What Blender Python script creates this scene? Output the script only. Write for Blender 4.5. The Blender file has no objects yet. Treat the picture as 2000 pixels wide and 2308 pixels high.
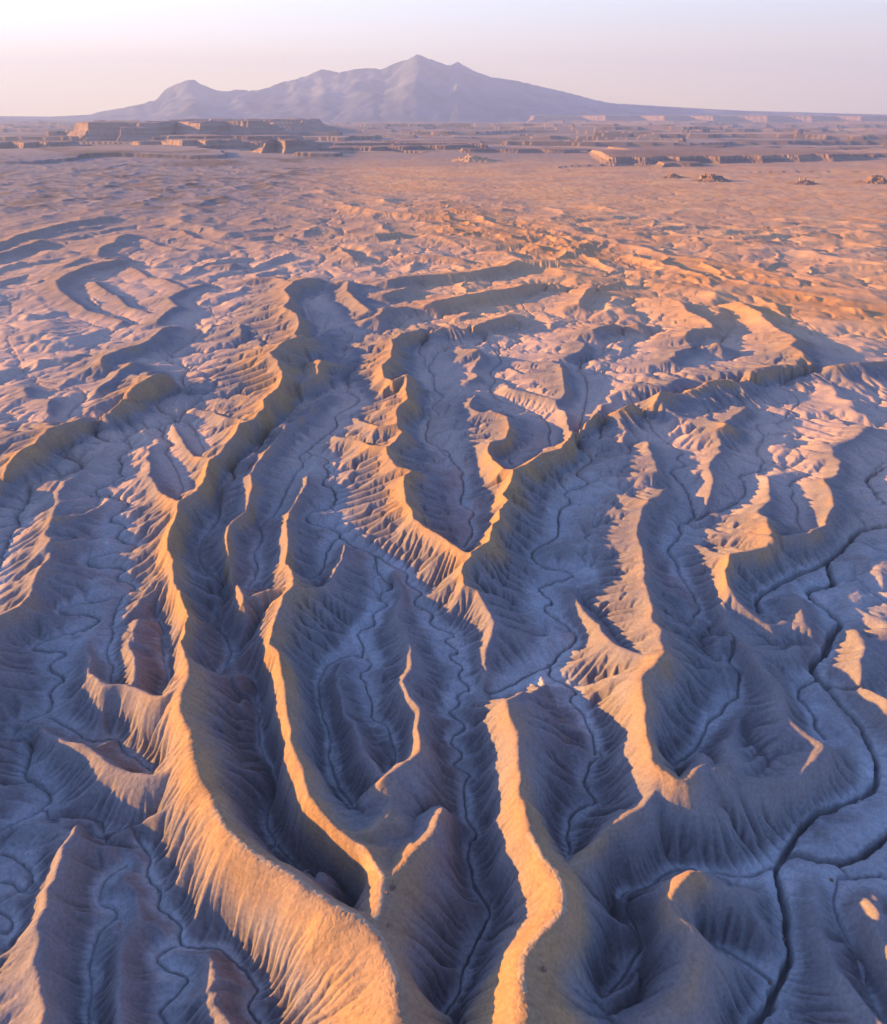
import bpy, math, time
import numpy as np
T0 = time.time()
S = 1            # terrain mesh stride (1 = full detail)
R = math.radians
scn = bpy.context.scene

# ---------------------------------------------------------------- camera
CAM_H, PITCH, FPX = 150.0, R(26.71), 1785.7          # height over the valley floors, tilt down, focal length in photo pixels
cam_data = bpy.data.cameras.new("camera")
cam = bpy.data.objects.new("camera", cam_data)
scn.collection.objects.link(cam)
cam.location = (0, 0, CAM_H)
cam.rotation_euler = (math.pi/2 - PITCH, 0, 0)
cam_data.sensor_fit = 'HORIZONTAL'
cam_data.sensor_width = 36.0
cam_data.lens = 36.0*FPX/2000.0
cam_data.clip_start = 1.0
cam_data.clip_end = 400000.0
scn.camera = cam

# ---------------------------------------------------------------- sky, sun, exposure
SUN_EL, SUN_AZ = 10.0, 80.0                            # degrees; azimuth counted from straight ahead towards the left
SKY_GLOW = (7.0, 6.0, 5.6, 1); SKY_TINT = (0.90, 0.95, 1.14, 1); SKY_PALE = (1.95, 1.85, 1.62, 1); SKY_PALE_LEFT = (4.6, 4.2, 3.8, 1); SKY_LOW = (4.7, 3.3, 1.6, 1); SKY_LOW_LEFT = (7.5, 5.5, 2.6, 1)
world = bpy.data.worlds.new("World")
scn.world = world
world.use_nodes = True
wn, wl = world.node_tree.nodes, world.node_tree.links
for n in list(wn): wn.remove(n)
w_out = wn.new('ShaderNodeOutputWorld'); w_bg = wn.new('ShaderNodeBackground')
sky = wn.new('ShaderNodeTexSky')
sky.sky_type = 'NISHITA'; sky.sun_disc = False
sky.sun_elevation = R(SUN_EL); sky.sun_rotation = R(-SUN_AZ)
sky.air_density = 1.0; sky.dust_density = 1.5; sky.ozone_density = 2.5; sky.altitude = 1400
w_bg.inputs['Strength'].default_value = 0.07
# dry dusty air: the sky pales to a warm lavender white near the horizon
w_tc = wn.new('ShaderNodeTexCoord'); w_sep = wn.new('ShaderNodeSeparateXYZ'); w_mr = wn.new('ShaderNodeMapRange'); w_mix = wn.new('ShaderNodeMix')
w_tint = wn.new('ShaderNodeMix')
for q in (w_mix, w_tint): q.data_type = 'RGBA'
w_tint.blend_type = 'MULTIPLY'; w_tint.inputs[0].default_value = 1.0; w_tint.inputs[7].default_value = SKY_TINT
w_mr.inputs['From Min'].default_value = 0.04; w_mr.inputs['From Max'].default_value = 0.22
w_mr.inputs['To Min'].default_value = 0.88; w_mr.inputs['To Max'].default_value = 0.0
w_mr.interpolation_type = 'SMOOTHSTEP'
wl.new(w_tc.outputs['Generated'], w_sep.inputs[0]); wl.new(w_sep.outputs['Z'], w_mr.inputs['Value'])
wl.new(sky.outputs[0], w_tint.inputs[6]); wl.new(w_tint.outputs[2], w_mix.inputs[6])
wl.new(w_mr.outputs[0], w_mix.inputs[0]); w_mx = wn.new('ShaderNodeMapRange'); w_pale = wn.new('ShaderNodeMix'); w_pale.data_type = 'RGBA'
w_mx.inputs['From Min'].default_value = -0.6; w_mx.inputs['From Max'].default_value = 0.55
wl.new(w_sep.outputs['X'], w_mx.inputs['Value']); wl.new(w_mx.outputs[0], w_pale.inputs[0])
w_pale.inputs[6].default_value = SKY_PALE_LEFT; w_pale.inputs[7].default_value = SKY_PALE
w_gx = wn.new('ShaderNodeMapRange'); w_gx.interpolation_type = 'SMOOTHSTEP'      # brighter round the low sun
w_gx.inputs['From Min'].default_value = -0.55; w_gx.inputs['From Max'].default_value = -0.97
w_glow = wn.new('ShaderNodeMix'); w_glow.data_type = 'RGBA'
wl.new(w_sep.outputs['X'], w_gx.inputs['Value']); wl.new(w_gx.outputs[0], w_glow.inputs[0])
w_low = wn.new('ShaderNodeMix'); w_low.data_type = 'RGBA'            # peach along the horizon
w_low.inputs[6].default_value = SKY_LOW_LEFT; w_low.inputs[7].default_value = SKY_LOW
wl.new(w_mx.outputs[0], w_low.inputs[0])
w_lz = wn.new('ShaderNodeMapRange'); w_lz.interpolation_type = 'SMOOTHSTEP'
w_lz.inputs['From Min'].default_value = 0.0; w_lz.inputs['From Max'].default_value = 0.095
wl.new(w_sep.outputs['Z'], w_lz.inputs['Value'])
w_vert = wn.new('ShaderNodeMix'); w_vert.data_type = 'RGBA'
wl.new(w_lz.outputs[0], w_vert.inputs[0]); wl.new(w_low.outputs[2], w_vert.inputs[6]); wl.new(w_pale.outputs[2], w_vert.inputs[7])
wl.new(w_vert.outputs[2], w_glow.inputs[6]); w_glow.inputs[7].default_value = SKY_GLOW
wl.new(w_glow.outputs[2], w_mix.inputs[7])
wl.new(w_mix.outputs[2], w_bg.inputs[0]); wl.new(w_bg.outputs[0], w_out.inputs[0])
sun_data = bpy.data.lights.new("sun", 'SUN')
sun = bpy.data.objects.new("sun", sun_data)
scn.collection.objects.link(sun)
sun_data.energy = 4.5; sun_data.angle = R(0.6); sun_data.color = (1.0, 0.46, 0.07)
sun.rotation_euler = (R(90-SUN_EL), 0, R(SUN_AZ+180.0))
scn.view_settings.view_transform = 'Standard'
scn.view_settings.look = 'None'
scn.view_settings.gamma = 1.0
scn.view_settings.use_curve_mapping = False
scn.view_settings.exposure = 2.72
# ---- traces of the photograph: each tile has an origin in photo pixels, 2.56 tile units per photo pixel
TILES = {'A':(0,800),'B':(650,800),'C':(1300,800),'D':(0,1300),'E':(650,1300),'F':(1300,1300),
         'G':(0,1808),'H':(650,1808),'I':(1300,1808),'P':(0,400),'Q':(650,400),'R':(1300,400)}
# ridge lines: (height at start, height at end, path)
RIDGES = [
 (8,15,"P1790,575 1700,600 1655,640 1690,690 1650,740 1730,780 1750,840 1740,900 1650,940 1570,1000 1590,1030 A1640,90 1630,160 1530,235 1550,270 1500,330 1400,370 1310,515 1205,580 1185,680 1155,745 1040,830 1020,900 985,1000 965,1090 1000,1170 985,1280 D1050,95 1070,200 1050,290 1035,340 1065,420 1085,520 1090,600"),
 (15,19,"D1090,600 1030,690 1040,800 1080,890 1110,960 1120,1050 1150,1180 1220,1270 G1240,40 1300,150 1400,260 1560,370 1700,450 H130,520 250,610 400,690 510,790 540,850 600,960 625,1080 640,1280"),
 (8,8,"A1630,160 1700,140 B130,120 190,95 170,50 200,20"),
 (5,12,"B235,220 150,290 100,340 0,390 A1640,400 1600,460 1540,540 1460,620 1440,670 1455,730 1440,810 1435,860 1330,960 1310,1010 1300,1090 1280,1130 1320,1220 D1390,115"),
 (5,14,"B120,690 75,770 A1680,870 1640,940 1655,1050 1660,1160 1690,1260 D1695,45"),
 (6,14,"B320,1080 300,1160 265,1230 E240,20 200,50 100,45 0,45 D1690,45"),
 (10,13,"D1405,130 1470,90 1560,60 1690,45"),
 (14,17,"D1690,45 1640,100 1600,200 1570,270 1540,370 1600,430 1620,560 1650,650 1640,720 1660,800 1660,920 E30,1000 80,1120 120,1280 H150,10 250,110 320,180 440,260 530,400 545,450 540,560 510,690 510,790"),
 (4,15,"E310,480 270,560 295,680 320,780 380,870 410,940 440,1010 500,1110 550,1180 570,1280 H580,40 570,90 480,160 380,180 330,160"),
 (4,14,"B590,1230 E660,70 650,110 620,220 670,310 700,400 710,500 700,540 650,600 690,670 750,750 750,850 760,1000 700,1070 570,1140 550,1170"),
 (6,13,"Q1310,775 1230,800 1120,825 1000,840 880,840 760,860 670,890 610,925 610,980 600,1030 545,1075 550,1140 600,1165 700,1120 B690,180 700,240 640,290 640,370 670,430 600,500 570,530 575,570 620,630 720,655 675,690 670,760 680,840 715,890 720,930 800,985 870,1030 930,1080 1020,1130 1050,1140"),
 (13,3,"B1050,1140 1010,1180 995,1240 E1010,30 1090,70 1120,130 1160,200 1190,250 1165,320 1135,400 1130,480 1140,560 1150,690"),
 (11,5,"B570,515 470,510 400,480 320,465 280,455"),
 (11,5,"B640,380 530,410 460,380 400,345"),
 (13,12,"B1050,1130 1160,1065 1175,1000 1175,960 1220,930 1210,870 1265,820 1230,780 1290,710 1310,655"),
 (12,5,"B1310,655 1240,645 1180,590 1150,530 1180,490 1270,460 1280,420 1275,345 1200,325 1100,325 1025,285"),
 (6,4,"B1040,270 1080,220"),
 (3,6,"Q1080,1080 1140,1010 1100,980"), (5,2,"B1100,100 1040,130 970,130"),
 (12,7,"B1310,655 1380,620 1460,550 1520,540 1600,515 1640,450 1670,390 1700,340 C128,280 300,250 440,225 480,190 560,160 700,130 840,105 1000,80 1100,55 1250,30 1380,10 R1500,1055 1650,1050 1792,1040"),
 (8,4,"R1370,1035 1310,990 1250,960 1290,930 1260,900 1210,880 1150,850 1080,800 1060,770 950,710"),
 (6,4,"C990,290 930,330 870,375 855,400 840,470 820,530 830,550 780,600 770,650 790,710 780,760 765,830 780,900"),
 (9,3,"C870,375 780,370 740,340"),
 (3,7,"C330,380 300,430 300,480 420,490 430,540 485,610 480,650"),
 (5,13,"C530,760 500,800 420,830 390,870 370,950 355,1020 380,1100 400,1180 400,1280 F420,80 445,150 430,240 490,300 490,370 510,430"),
 (8,3,"C420,830 300,815 240,800"),
 (13,4,"F510,430 420,450 340,440 230,385 160,330 120,260 30,180 E1680,150 1620,60"),
 (3,3,"B1680,950 1690,1060 C120,1170 180,1250"),
 (14,14,"F510,430 450,510 370,590 380,680 405,760 405,850 420,950 425,1050 500,1130 590,1190 640,1195"),
 (12,5,"F370,585 220,580 100,590"),
 (4,12,"C1710,410 1600,480 1520,510 1480,580 1540,600 1490,690 1430,700 1470,780 1490,850 1440,930 1450,945 1360,1010 1220,1030 1150,1045 1110,1090 1000,1120 890,1135 880,1180 860,1210 870,1280"),
 (8,8,"F870,0 875,50 840,110 840,170 880,250 1000,370 1050,480 1150,570 1190,660 1200,760 1250,840 1380,930 1440,960"),
 (8,14,"F1440,955 1390,1040 1300,1140 1200,1165 1080,1185 950,1165 860,1130 760,1150 640,1195 600,1205 I460,-60 390,20 290,80 180,150 90,260 H1714,300 1620,390 1560,480"),
 (11,3,"C1150,1045 1010,1010 930,990 860,975"),
 (11,3,"C1150,1045 1110,980 1110,930 1050,900 1090,860 1125,830 1115,750 1110,700"),
 (14,11,"F640,1195 690,1120 740,1080 720,1020"),
 (12,2,"F800,1120 890,1050 860,950 900,870 1000,760 1020,650"),
 (5,13,"E1060,730 1220,710 1260,720"), (13,4,"E1260,715 1350,665 1420,630"),
 (13,20,"E1260,715 1275,800 1320,900 1330,1000 1335,1130 1330,1280 H1370,20 1390,80 1390,180 1450,300 1540,420 1590,550 1590,650 1480,770 1400,860 1350,960 1340,1060 1360,1160 1370,1280"),
 (12,17,"H890,20 855,140 800,240 680,330 600,420 545,450"),
 (4,9,"D0,880 200,860 350,920 480,950 600,1040 700,1110"), (9,14,"D700,1110 850,1150 960,1130 1080,1100 1130,1080"), (8,5,"D700,1110 620,1200"),
 (9,15,"D540,550 600,615 720,610 780,630 880,690 960,690 1030,640 1085,600"),
 (10,3,"D770,620 780,520 765,440 715,375 740,270 760,220"),
 (9,3,"D535,555 520,450 500,370"),
 (3,12,"A870,520 860,580 880,690 910,750 960,800 1010,835 1040,830"),
 (3,9,"A980,390 1040,470 1100,540 1170,575 1205,580"), (4,8,"A1110,300 1240,310 1300,350 1395,370"),
 (3,13,"A620,520 540,600 420,700 330,780 315,850 295,915 265,980 260,1030 295,1050 300,1140 215,1220 200,1280 D185,60 110,150 20,190 -60,240 -150,500 -260,900 -420,1250"),
 (9,3,"A300,920 400,910 500,900 600,850"), (10,3,"A295,1050 400,1052 500,1060"),
 (12,9,"A-150,700 0,620 150,520 220,480 240,450 300,400 380,370 480,325 560,290 680,240 760,170 850,120 920,90 990,70"),
 (6,5,"P580,1060 600,1020 700,985 820,950 880,920 910,890 940,860 1000,850"),
 (5,6,"P670,1130 690,1100 760,1060"), (4,4,"P900,830 960,770 1030,735 980,690 1060,640 1180,610"),
 (5,6,"P330,590 400,540 520,500 600,480 690,465"), (5,3,"P330,590 350,640 420,700 500,760 640,790 720,820"),
 (4,3,"P560,600 620,650 680,675 740,740 840,770"), (3,4,"P760,510 850,570 960,580 1060,630"),
 (5,5,"P570,430 590,390 660,370 680,340 730,320"), (6,5,"P-100,400 0,370 120,320 260,285 400,250 560,225 640,215"),
 (5,5,"P-100,450 0,430 180,375 240,350"), (4,4,"P1060,300 1120,340 1200,355 1260,375 1360,385"),
 (3,4,"P850,350 920,385 1010,400"), (4,4,"P380,500 470,460"), (4,4,"P1440,340 1600,325 1680,345"), (4,5,"P1270,500 1340,490"),
 (5,7,"P1460,580 1600,570 1700,600"), (5,5,"P1390,840 1400,900"), (4,5,"P1300,890 1390,840"), (4,5,"P1560,960 1500,920 1600,870"),
 (6,6,"Q570,590 650,570 760,560 880,550 970,545 1100,530 1270,500 1330,470 1560,470"),
 (6,6,"Q830,720 900,700 1010,670 1150,655 1300,630 1420,600 1540,590"),
 (6,5,"Q540,670 650,640 700,630"), (6,5,"Q510,800 560,750 690,740"), (6,6,"Q280,600 350,590 340,650 400,700 480,760"), (4,4,"Q980,800 1050,775"),
 (5,5,"Q870,270 960,285"), (5,5,"Q760,440 1000,460"), (5,5,"Q1180,380 1400,375 1460,390"), (7,6,"Q330,150 560,190 760,205 930,215"),
 (6,6,"Q500,320 640,310"), (5,5,"Q250,400 290,390 370,450"),
 (6,4,"B1600,60 1620,180 1600,240 1540,250 1350,200 1270,175"), (5,5,"Q1590,1060 1600,1100"),
 (5,5,"R20,720 70,640 150,600 260,590"), (5,6,"R550,1040 600,990 700,950 790,930 830,940"),
 (5,6,"R550,690 610,710 650,760 750,800 830,850 700,860 640,900"), (5,6,"R100,880 150,850 240,830 350,825"), (5,5,"R0,1000 80,970 70,940"),
 (6,9,"F1600,270 1660,390 1640,470 1660,560 1720,620 1800,670 1900,720"), (5,5,"F1290,110 1310,200 1370,290"), (4,4,"F1340,370 1290,460"),
 (7,15,"I240,490 420,510 560,500 690,400 720,390"),
 (15,12,"I690,400 540,520 560,620 640,700 690,780 680,880 640,1060 560,1180 440,1240 350,1400"),
 (6,9,"I380,920 320,1020 180,1130 240,1280"),
 (4,11,"I1350,590 1400,760 1450,850 1540,970 1620,1090 1700,1190 1792,1270 1900,1400"),
 (7,11,"I1690,540 1740,620 1740,700 1800,790 1950,1000"),
 (2,2,"I1350,250 1500,150 1640,60"),
 (8,13,"G450,70 430,180 340,250 350,310 320,430 250,490 275,600 210,700 220,800 205,910 250,1060 270,1180 240,1280 230,1400"),
 (10,4,"G205,910 120,980 30,1030"),
 (2,9,"G760,370 770,520 810,620 800,690 710,770 690,860 685,1000 690,1130 680,1280 690,1400"),
 (3,9,"G1215,890 1250,980 1265,1060 1240,1110 1290,1200 1320,1280 1350,1400"), (7,4,"G1240,1105 1150,1150"),
 (3,13,"G590,140 700,110 840,60 960,20 1100,-40 1180,-70"),
 (9,10,"G-420,-100 -480,500 -520,1400"), (2,2,"G-50,330 60,360 180,450"), (2,2,"D60,1000 150,960"),
 (5,5,"A670,75 640,130 540,170"), (5,4,"A300,240 300,320"), (4,4,"A150,170 160,220"),
]
# valley lines: (trench half width m, trench depth m, path)
VALLEYS = [
 (.35,.8,"G510,190 640,205 780,190 800,230 880,320 830,410 940,520 900,610 1050,690 1020,820 1120,850 1250,830 1320,890 1480,1060 1500,1100 1420,1200 1500,1280"),
 (.35,.6,"G730,370 660,400 560,510 580,600 710,640 600,720 530,830 520,950 510,1200 520,1280 520,1400"),
 (.35,.6,"G1020,825 910,880 910,960 1110,1010 1040,1090 960,1160 910,1220 960,1280"),
 (.35,.8,"D1250,590 1450,560 1490,630 1460,690 1510,770 1490,830 1500,950 1520,1030 1580,1120 1600,1230 G1520,100 1590,230 H60,390 250,480 340,560 395,660"),
 (.4,.9,"D1200,590 1290,530 1335,430 1310,330 1220,270 1280,220 1210,190 1350,160 1240,80 1330,60 A1150,1200 1140,1100 1200,1020 1270,920 1250,770 1370,710 1320,650 1480,560 1520,470 1640,390 1720,290 B50,310 110,255 270,210"),
 (.4,.9,"D1400,100 A1500,1240 1450,1140 1530,1040 1480,970 1590,930 1640,800 1690,700 1760,620 1720,580 B90,560"),
 (.6,1.2,"B190,1260 240,1080 310,1040 300,1010 100,960 110,900 270,880 270,760 180,740 240,680 200,640 240,600 180,580 90,560 160,500 300,400 250,350 390,290 420,240 280,210"),
 (.35,.8,"E100,30 B190,1260"),
 (.4,.8,"H370,15 E330,1270 260,1170 240,1050 235,900 195,800 170,640 190,560 240,490 380,440 440,470 430,370 380,310 510,280 470,210 600,160 500,110 620,50 560,10 B500,1220 520,1180 480,1130 380,1100 310,1050"),
 (.35,.7,"E590,1110 620,1050 600,940 570,850 490,830 480,720 450,620 400,560 490,510 450,470"),
 (.4,.9,"H900,1250 1010,1060 1050,840 1190,640 1080,530 1060,420 1020,240 1100,190 1030,100 1020,0 E1010,1180 1060,1140 940,1080 1020,1030 910,930 1020,880 1020,840 900,780 1000,740 960,680 1070,640 960,560 1030,520 910,460 1000,430 880,360 1000,340 800,270 850,210 740,170 720,120 790,90 680,30 680,0 B700,1250 600,1210 480,1130"),
 (.5,1.1,"B1010,1105 1080,1020 1030,950 1090,910 980,860 1020,750 990,690 1020,680 920,590 940,560 800,500 790,430 810,410 800,370 890,340 810,290 920,230 840,200 840,100 780,50 800,30 Q740,1000 780,950 850,910 1130,915 1350,880 1320,830 1440,810 1330,740 1400,690 1600,600"),
 (.5,1.1,"B1300,630 1260,600 1350,560 1490,535 1520,520 1500,460 1520,420 1470,350 1320,280 1220,260 1150,180 1210,140 1150,90 1250,30 Q1170,970 1130,915"),
 (.6,1.3,"E1150,690 1230,660 1420,540 1510,515 1570,430 1650,390 1670,310 1590,320 1650,300 1440,170 1560,150 1430,70 1490,40 B1680,1270 1560,1230 1460,1220 1380,1130 1570,1050 1555,960 1570,870 1650,850 1570,790 1730,750 1730,720 1640,670 1780,600 1670,530 C0,510 150,490 130,430 190,370 300,310 280,280 620,260 690,185 1000,190 1200,185 1190,150 1380,110 1650,65 1792,60 1950,55"),
 (.5,1.0,"E1510,520 1500,570 1690,660 1600,700 1710,780 1720,850 1780,950 1760,1040 F100,1000 170,1030 90,1060 30,1200 H1792,0 1700,30 1610,100 1620,300"),
 (.5,1.1,"C280,280 420,380 440,440 550,520 630,560 570,600 660,640 520,660 640,760 670,860 690,940 580,970 620,1030 510,1120 590,1190 590,1260 F640,30 690,130 720,190 660,220 780,270 750,310 850,370 920,440 870,490 950,550 930,640 940,690 850,740 840,790 760,830 730,920 700,990 530,1110"),
 (.5,1.1,"C690,940 870,870 990,790 970,720 920,680 1060,670 1080,590 1030,540 1100,460 1010,400 1200,380 1210,340 1310,260 1190,190"),
 (.5,1.0,"C1310,1010 1270,960 1290,870 1230,820 1260,790 1220,740 1300,700 1370,690 1200,640 1080,590"),
 (.65,2.0,"C1850,620 1670,690 1700,760 1850,920"), (.7,2.2,"C1900,980 1640,990 1560,1090 1450,1190 1240,1280 F1130,60 1030,120 1060,200"),
 (.85,2.6,"C1450,1190 F1480,0 1500,40 1360,60 1330,90 1440,180 1550,260 1460,330 1460,420 1360,480 1350,540 1410,590 1600,680 1800,740 1950,760"),
 (.55,1.8,"F1410,590 1540,740 1640,840 1690,950 1740,1050 1750,1220 I1500,20 1330,90 1280,190 1190,310"),
 (.6,1.2,"F1410,590 1340,600 1260,670 1360,780 1390,880 1430,930"),
 (.6,2.0,"I1950,80 1792,190 1680,290 1560,345 1400,330 1260,290 1190,320 1150,380 1170,480 1210,620 1220,780 1240,920 1160,1040 1130,1160 1040,1270 950,1400"),
 (.4,.8,"I180,1110 270,1020 350,880 400,830 300,700 230,520 410,500 540,400 600,380 1000,430 1060,380 1140,375"),
 (.4,.7,"I1792,420 1620,420 1500,440 1480,560 1550,760 1640,920 1700,1130 1760,1300"), (.4,.6,"I700,800 900,870 1140,1030"),
 (.9,1.5,"A-100,790 0,775 180,740 350,700 480,630 440,590 340,570 420,520 660,490 520,460 610,400 550,350 720,320 900,280 1080,180 1040,130 1120,60"),
 (.6,1.0,"A900,280 950,330 1090,355 760,440 720,460 770,520 670,580 710,610 670,660 760,710 530,760 570,810 750,830 720,880 600,950 750,970 640,1050 850,1110 490,1160 500,1210 760,1220 640,1280 D800,40 720,110 340,170 340,210 590,220 560,280 180,390 190,430 420,420 250,520 400,580 280,640 310,720 270,790 0,850 -100,870"),
 (.4,.8,"A1060,800 1050,740 1000,620 940,550 1000,510 930,470 940,410 1000,380"), (.4,.7,"A1180,560 1140,450 1090,370"),
 (.4,.8,"A170,740 170,830 80,930 130,970 60,1010 30,1080 0,1160 D-50,100 -80,200"),
 (.35,.7,"D940,680 970,600 940,460 930,360 940,280 900,240"), (.35,.7,"D630,605 660,520 600,450 650,350 640,230 700,110"),
 (.35,.7,"D890,1140 830,1070 700,1000 690,920 520,950 430,880 280,800"),
 (.35,.7,"D-60,920 150,930 200,970 150,1080 130,1140 240,1190 310,1260 G200,60 -50,180"), (.35,.7,"G-50,470 60,470 140,520 210,450 100,330 0,280"),
 (.35,.7,"G-50,640 50,640 90,720 60,770 -40,740"),
 (.7,1.0,"P1240,800 1210,750 1340,710"), (.7,1.0,"P-50,850 70,860 100,910 30,940 90,1000 A140,130 280,160 480,190 500,250 420,300 390,350"),
 (.6,1.0,"P300,810 480,890 760,940"), (.6,1.0,"Q240,790 220,850 160,870 90,710 170,740 240,790"), (.6,1.0,"Q240,830 210,880 80,1000"),
 (.7,1.0,"R370,840 250,890 310,930 200,990 60,1060 10,1070 70,1180 60,1270 C0,500"), (.7,1.0,"R930,850 850,910 830,970 660,1030"),
 (.7,1.0,"R930,850 830,780 700,720 600,680"), (.7,1.0,"R1540,1030 1430,930 1300,830 1150,740"), (.7,1.0,"R270,600 100,650 150,700 60,750"),
 (1.2,1.5,"Q870,265 960,290 1140,285 1350,265 1250,230 1060,190"), (1.2,1.5,"Q1460,400 1550,385 1490,350"),
]
# ---------------------------------------------------------------- helpers: photo pixel -> ground, noise
CP, SP = math.cos(PITCH), math.sin(PITCH)
def base_z(x, y):
    r = np.sqrt(x*x + y*y)
    return -0.012*np.clip(r-100, 0, 700) - 0.0*r
def ground(px, py, h=0.0):
    """photo pixel -> point on the plain, h metres over the valley floor"""
    a, b = (px-1000.0)/FPX, (1154.0-py)/FPX
    dx, dy, dz = a, CP + b*SP, -SP + b*CP
    z = h
    for _ in range(4):
        t = (z-CAM_H)/dz
        x, y = dx*t, dy*t
        z = float(base_z(np.float64(x), np.float64(y))) + h
    return x, y
def path_px(s):
    out, tile = [], None
    for w in s.split():
        if w[0].isalpha(): tile, w = TILES[w[0]], w[1:]
        u, v = w.split(',')
        out.append((tile[0] + float(u)/2.56, tile[1] + float(v)/2.56))
    return out
def hash2(ix, iy, seed):
    h = (ix.astype(np.int64)*374761393 + iy.astype(np.int64)*668265263 + seed*1442695041) & 0xFFFFFFFF
    h = ((h ^ (h >> 13))*1274126177) & 0xFFFFFFFF
    h = h ^ (h >> 16)
    return h
def noise(x, y, seed=0):
    """gradient noise, about -0.7..0.7"""
    ix, iy = np.floor(x), np.floor(y)
    fx, fy = (x-ix).astype(np.float32), (y-iy).astype(np.float32)
    ix, iy = ix.astype(np.int64), iy.astype(np.int64)
    u, v = fx*fx*fx*(fx*(fx*6-15)+10), fy*fy*fy*(fy*(fy*6-15)+10)
    def g(ox, oy):
        a = hash2(ix+ox, iy+oy, seed).astype(np.float32)*np.float32(2*math.pi/4294967296.0)
        return np.cos(a)*(fx-ox) + np.sin(a)*(fy-oy)
    n0 = g(0,0)*(1-u) + g(1,0)*u
    n1 = g(0,1)*(1-u) + g(1,1)*u
    return (n0*(1-v) + n1*v).astype(np.float32)
def fbm(x, y, seed, oct=4, gain=0.5, lac=2.03):
    a, s = 1.0, 0
    for i in range(oct):
        s = s + a*noise(x, y, seed+17*i); x, y, a = x*lac+3.7, y*lac-9.1, a*gain
    return s
def ridged(x, y, seed, oct=3, gain=0.5):
    a, s, t = 1.0, 0, 0
    for i in range(oct):
        s = s + a*(1-np.minimum(1, np.abs(noise(x, y, seed+17*i))*2.6)); t += a
        x, y, a = x*2.07+3.7, y*2.07-9.1, a*gain
    return s/t
def sstep(a, b, x):
    t = np.clip((x-a)/(b-a), 0, 1)
    return t*t*(3-2*t)

# ---------------------------------------------------------------- the ground grid: rows outward from under the camera, columns across
R0, R1 = 34.0, 36500.0
DTH = 0.00125*S
radii = [R0]
while radii[-1] < R1:
    r = radii[-1]
    radii.append(r*(1 + DTH*max(0.8, (r/150.0)**0.5)))
NR = (len(radii)//4)*4 + 1
while len(radii) < NR: radii.append(radii[-1]*1.05)
rad = np.array(radii[:NR])
NT = int(1.745/DTH)//8*8 + 1
half = R(76) - (R(76)-R(38))*sstep(math.log(130.0), math.log(1600.0), np.log(rad))
TT = np.linspace(-1, 1, NT); TT = 0.62*TT + 0.38*TT**3          # columns closer together in the middle
TH = half[:, None]*TT[None, :]
X = (rad[:, None]*np.sin(TH)); Y = (rad[:, None]*np.cos(TH))
RR = np.broadcast_to(rad[:, None], X.shape)
print("grid", X.shape)

def segs(paths, ridge):
    out = []
    for e in paths:
        p = path_px(e[2])
        if ridge:
            n = len(p); hs = np.linspace(e[0], e[1], n)*(1.0 + 0.55*np.clip((1000-np.array([v for u, v in p]))/250, 0, 1))
            q = [ground(u, v, 1.05*h) for (u, v), h in zip(p, hs)]
            arc = len(out)*37.7
            for i in range(n-1):
                L = math.hypot(q[i+1][0]-q[i][0], q[i+1][1]-q[i][1])
                out.append((*q[i], *q[i+1], 1.1*hs[i], 1.1*hs[i+1], arc, L)); arc += L
        else:
            q = [ground(u, v, 0) for u, v in p]
            # round the traced bends
            for _ in range(2):
                q2 = [q[0]]
                for a, b in zip(q[:-1], q[1:]):
                    q2 += [(a[0]*.75+b[0]*.25, a[1]*.75+b[1]*.25), (a[0]*.25+b[0]*.75, a[1]*.25+b[1]*.75)]
                q = q2 + [q[-1]]
            for a, b in zip(q[:-1], q[1:]): out.append((*a, *b, e[0], e[1]))
    return np.array(out, np.float32)
RSEG, VSEG = segs(RIDGES, True), segs(VALLEYS, False)

def seg_dist(x, y, s):
    """distance, parameter and offset vector from points to one segment"""
    ax, ay, bx, by = s[0], s[1], s[2], s[3]
    dx, dy = bx-ax, by-ay
    t = np.clip(((x-ax)*dx + (y-ay)*dy)/max(dx*dx+dy*dy, 1e-6), 0, 1)
    ox, oy = x-(ax+t*dx), y-(ay+t*dy)
    return np.sqrt(ox*ox+oy*oy), t, ox, oy

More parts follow.
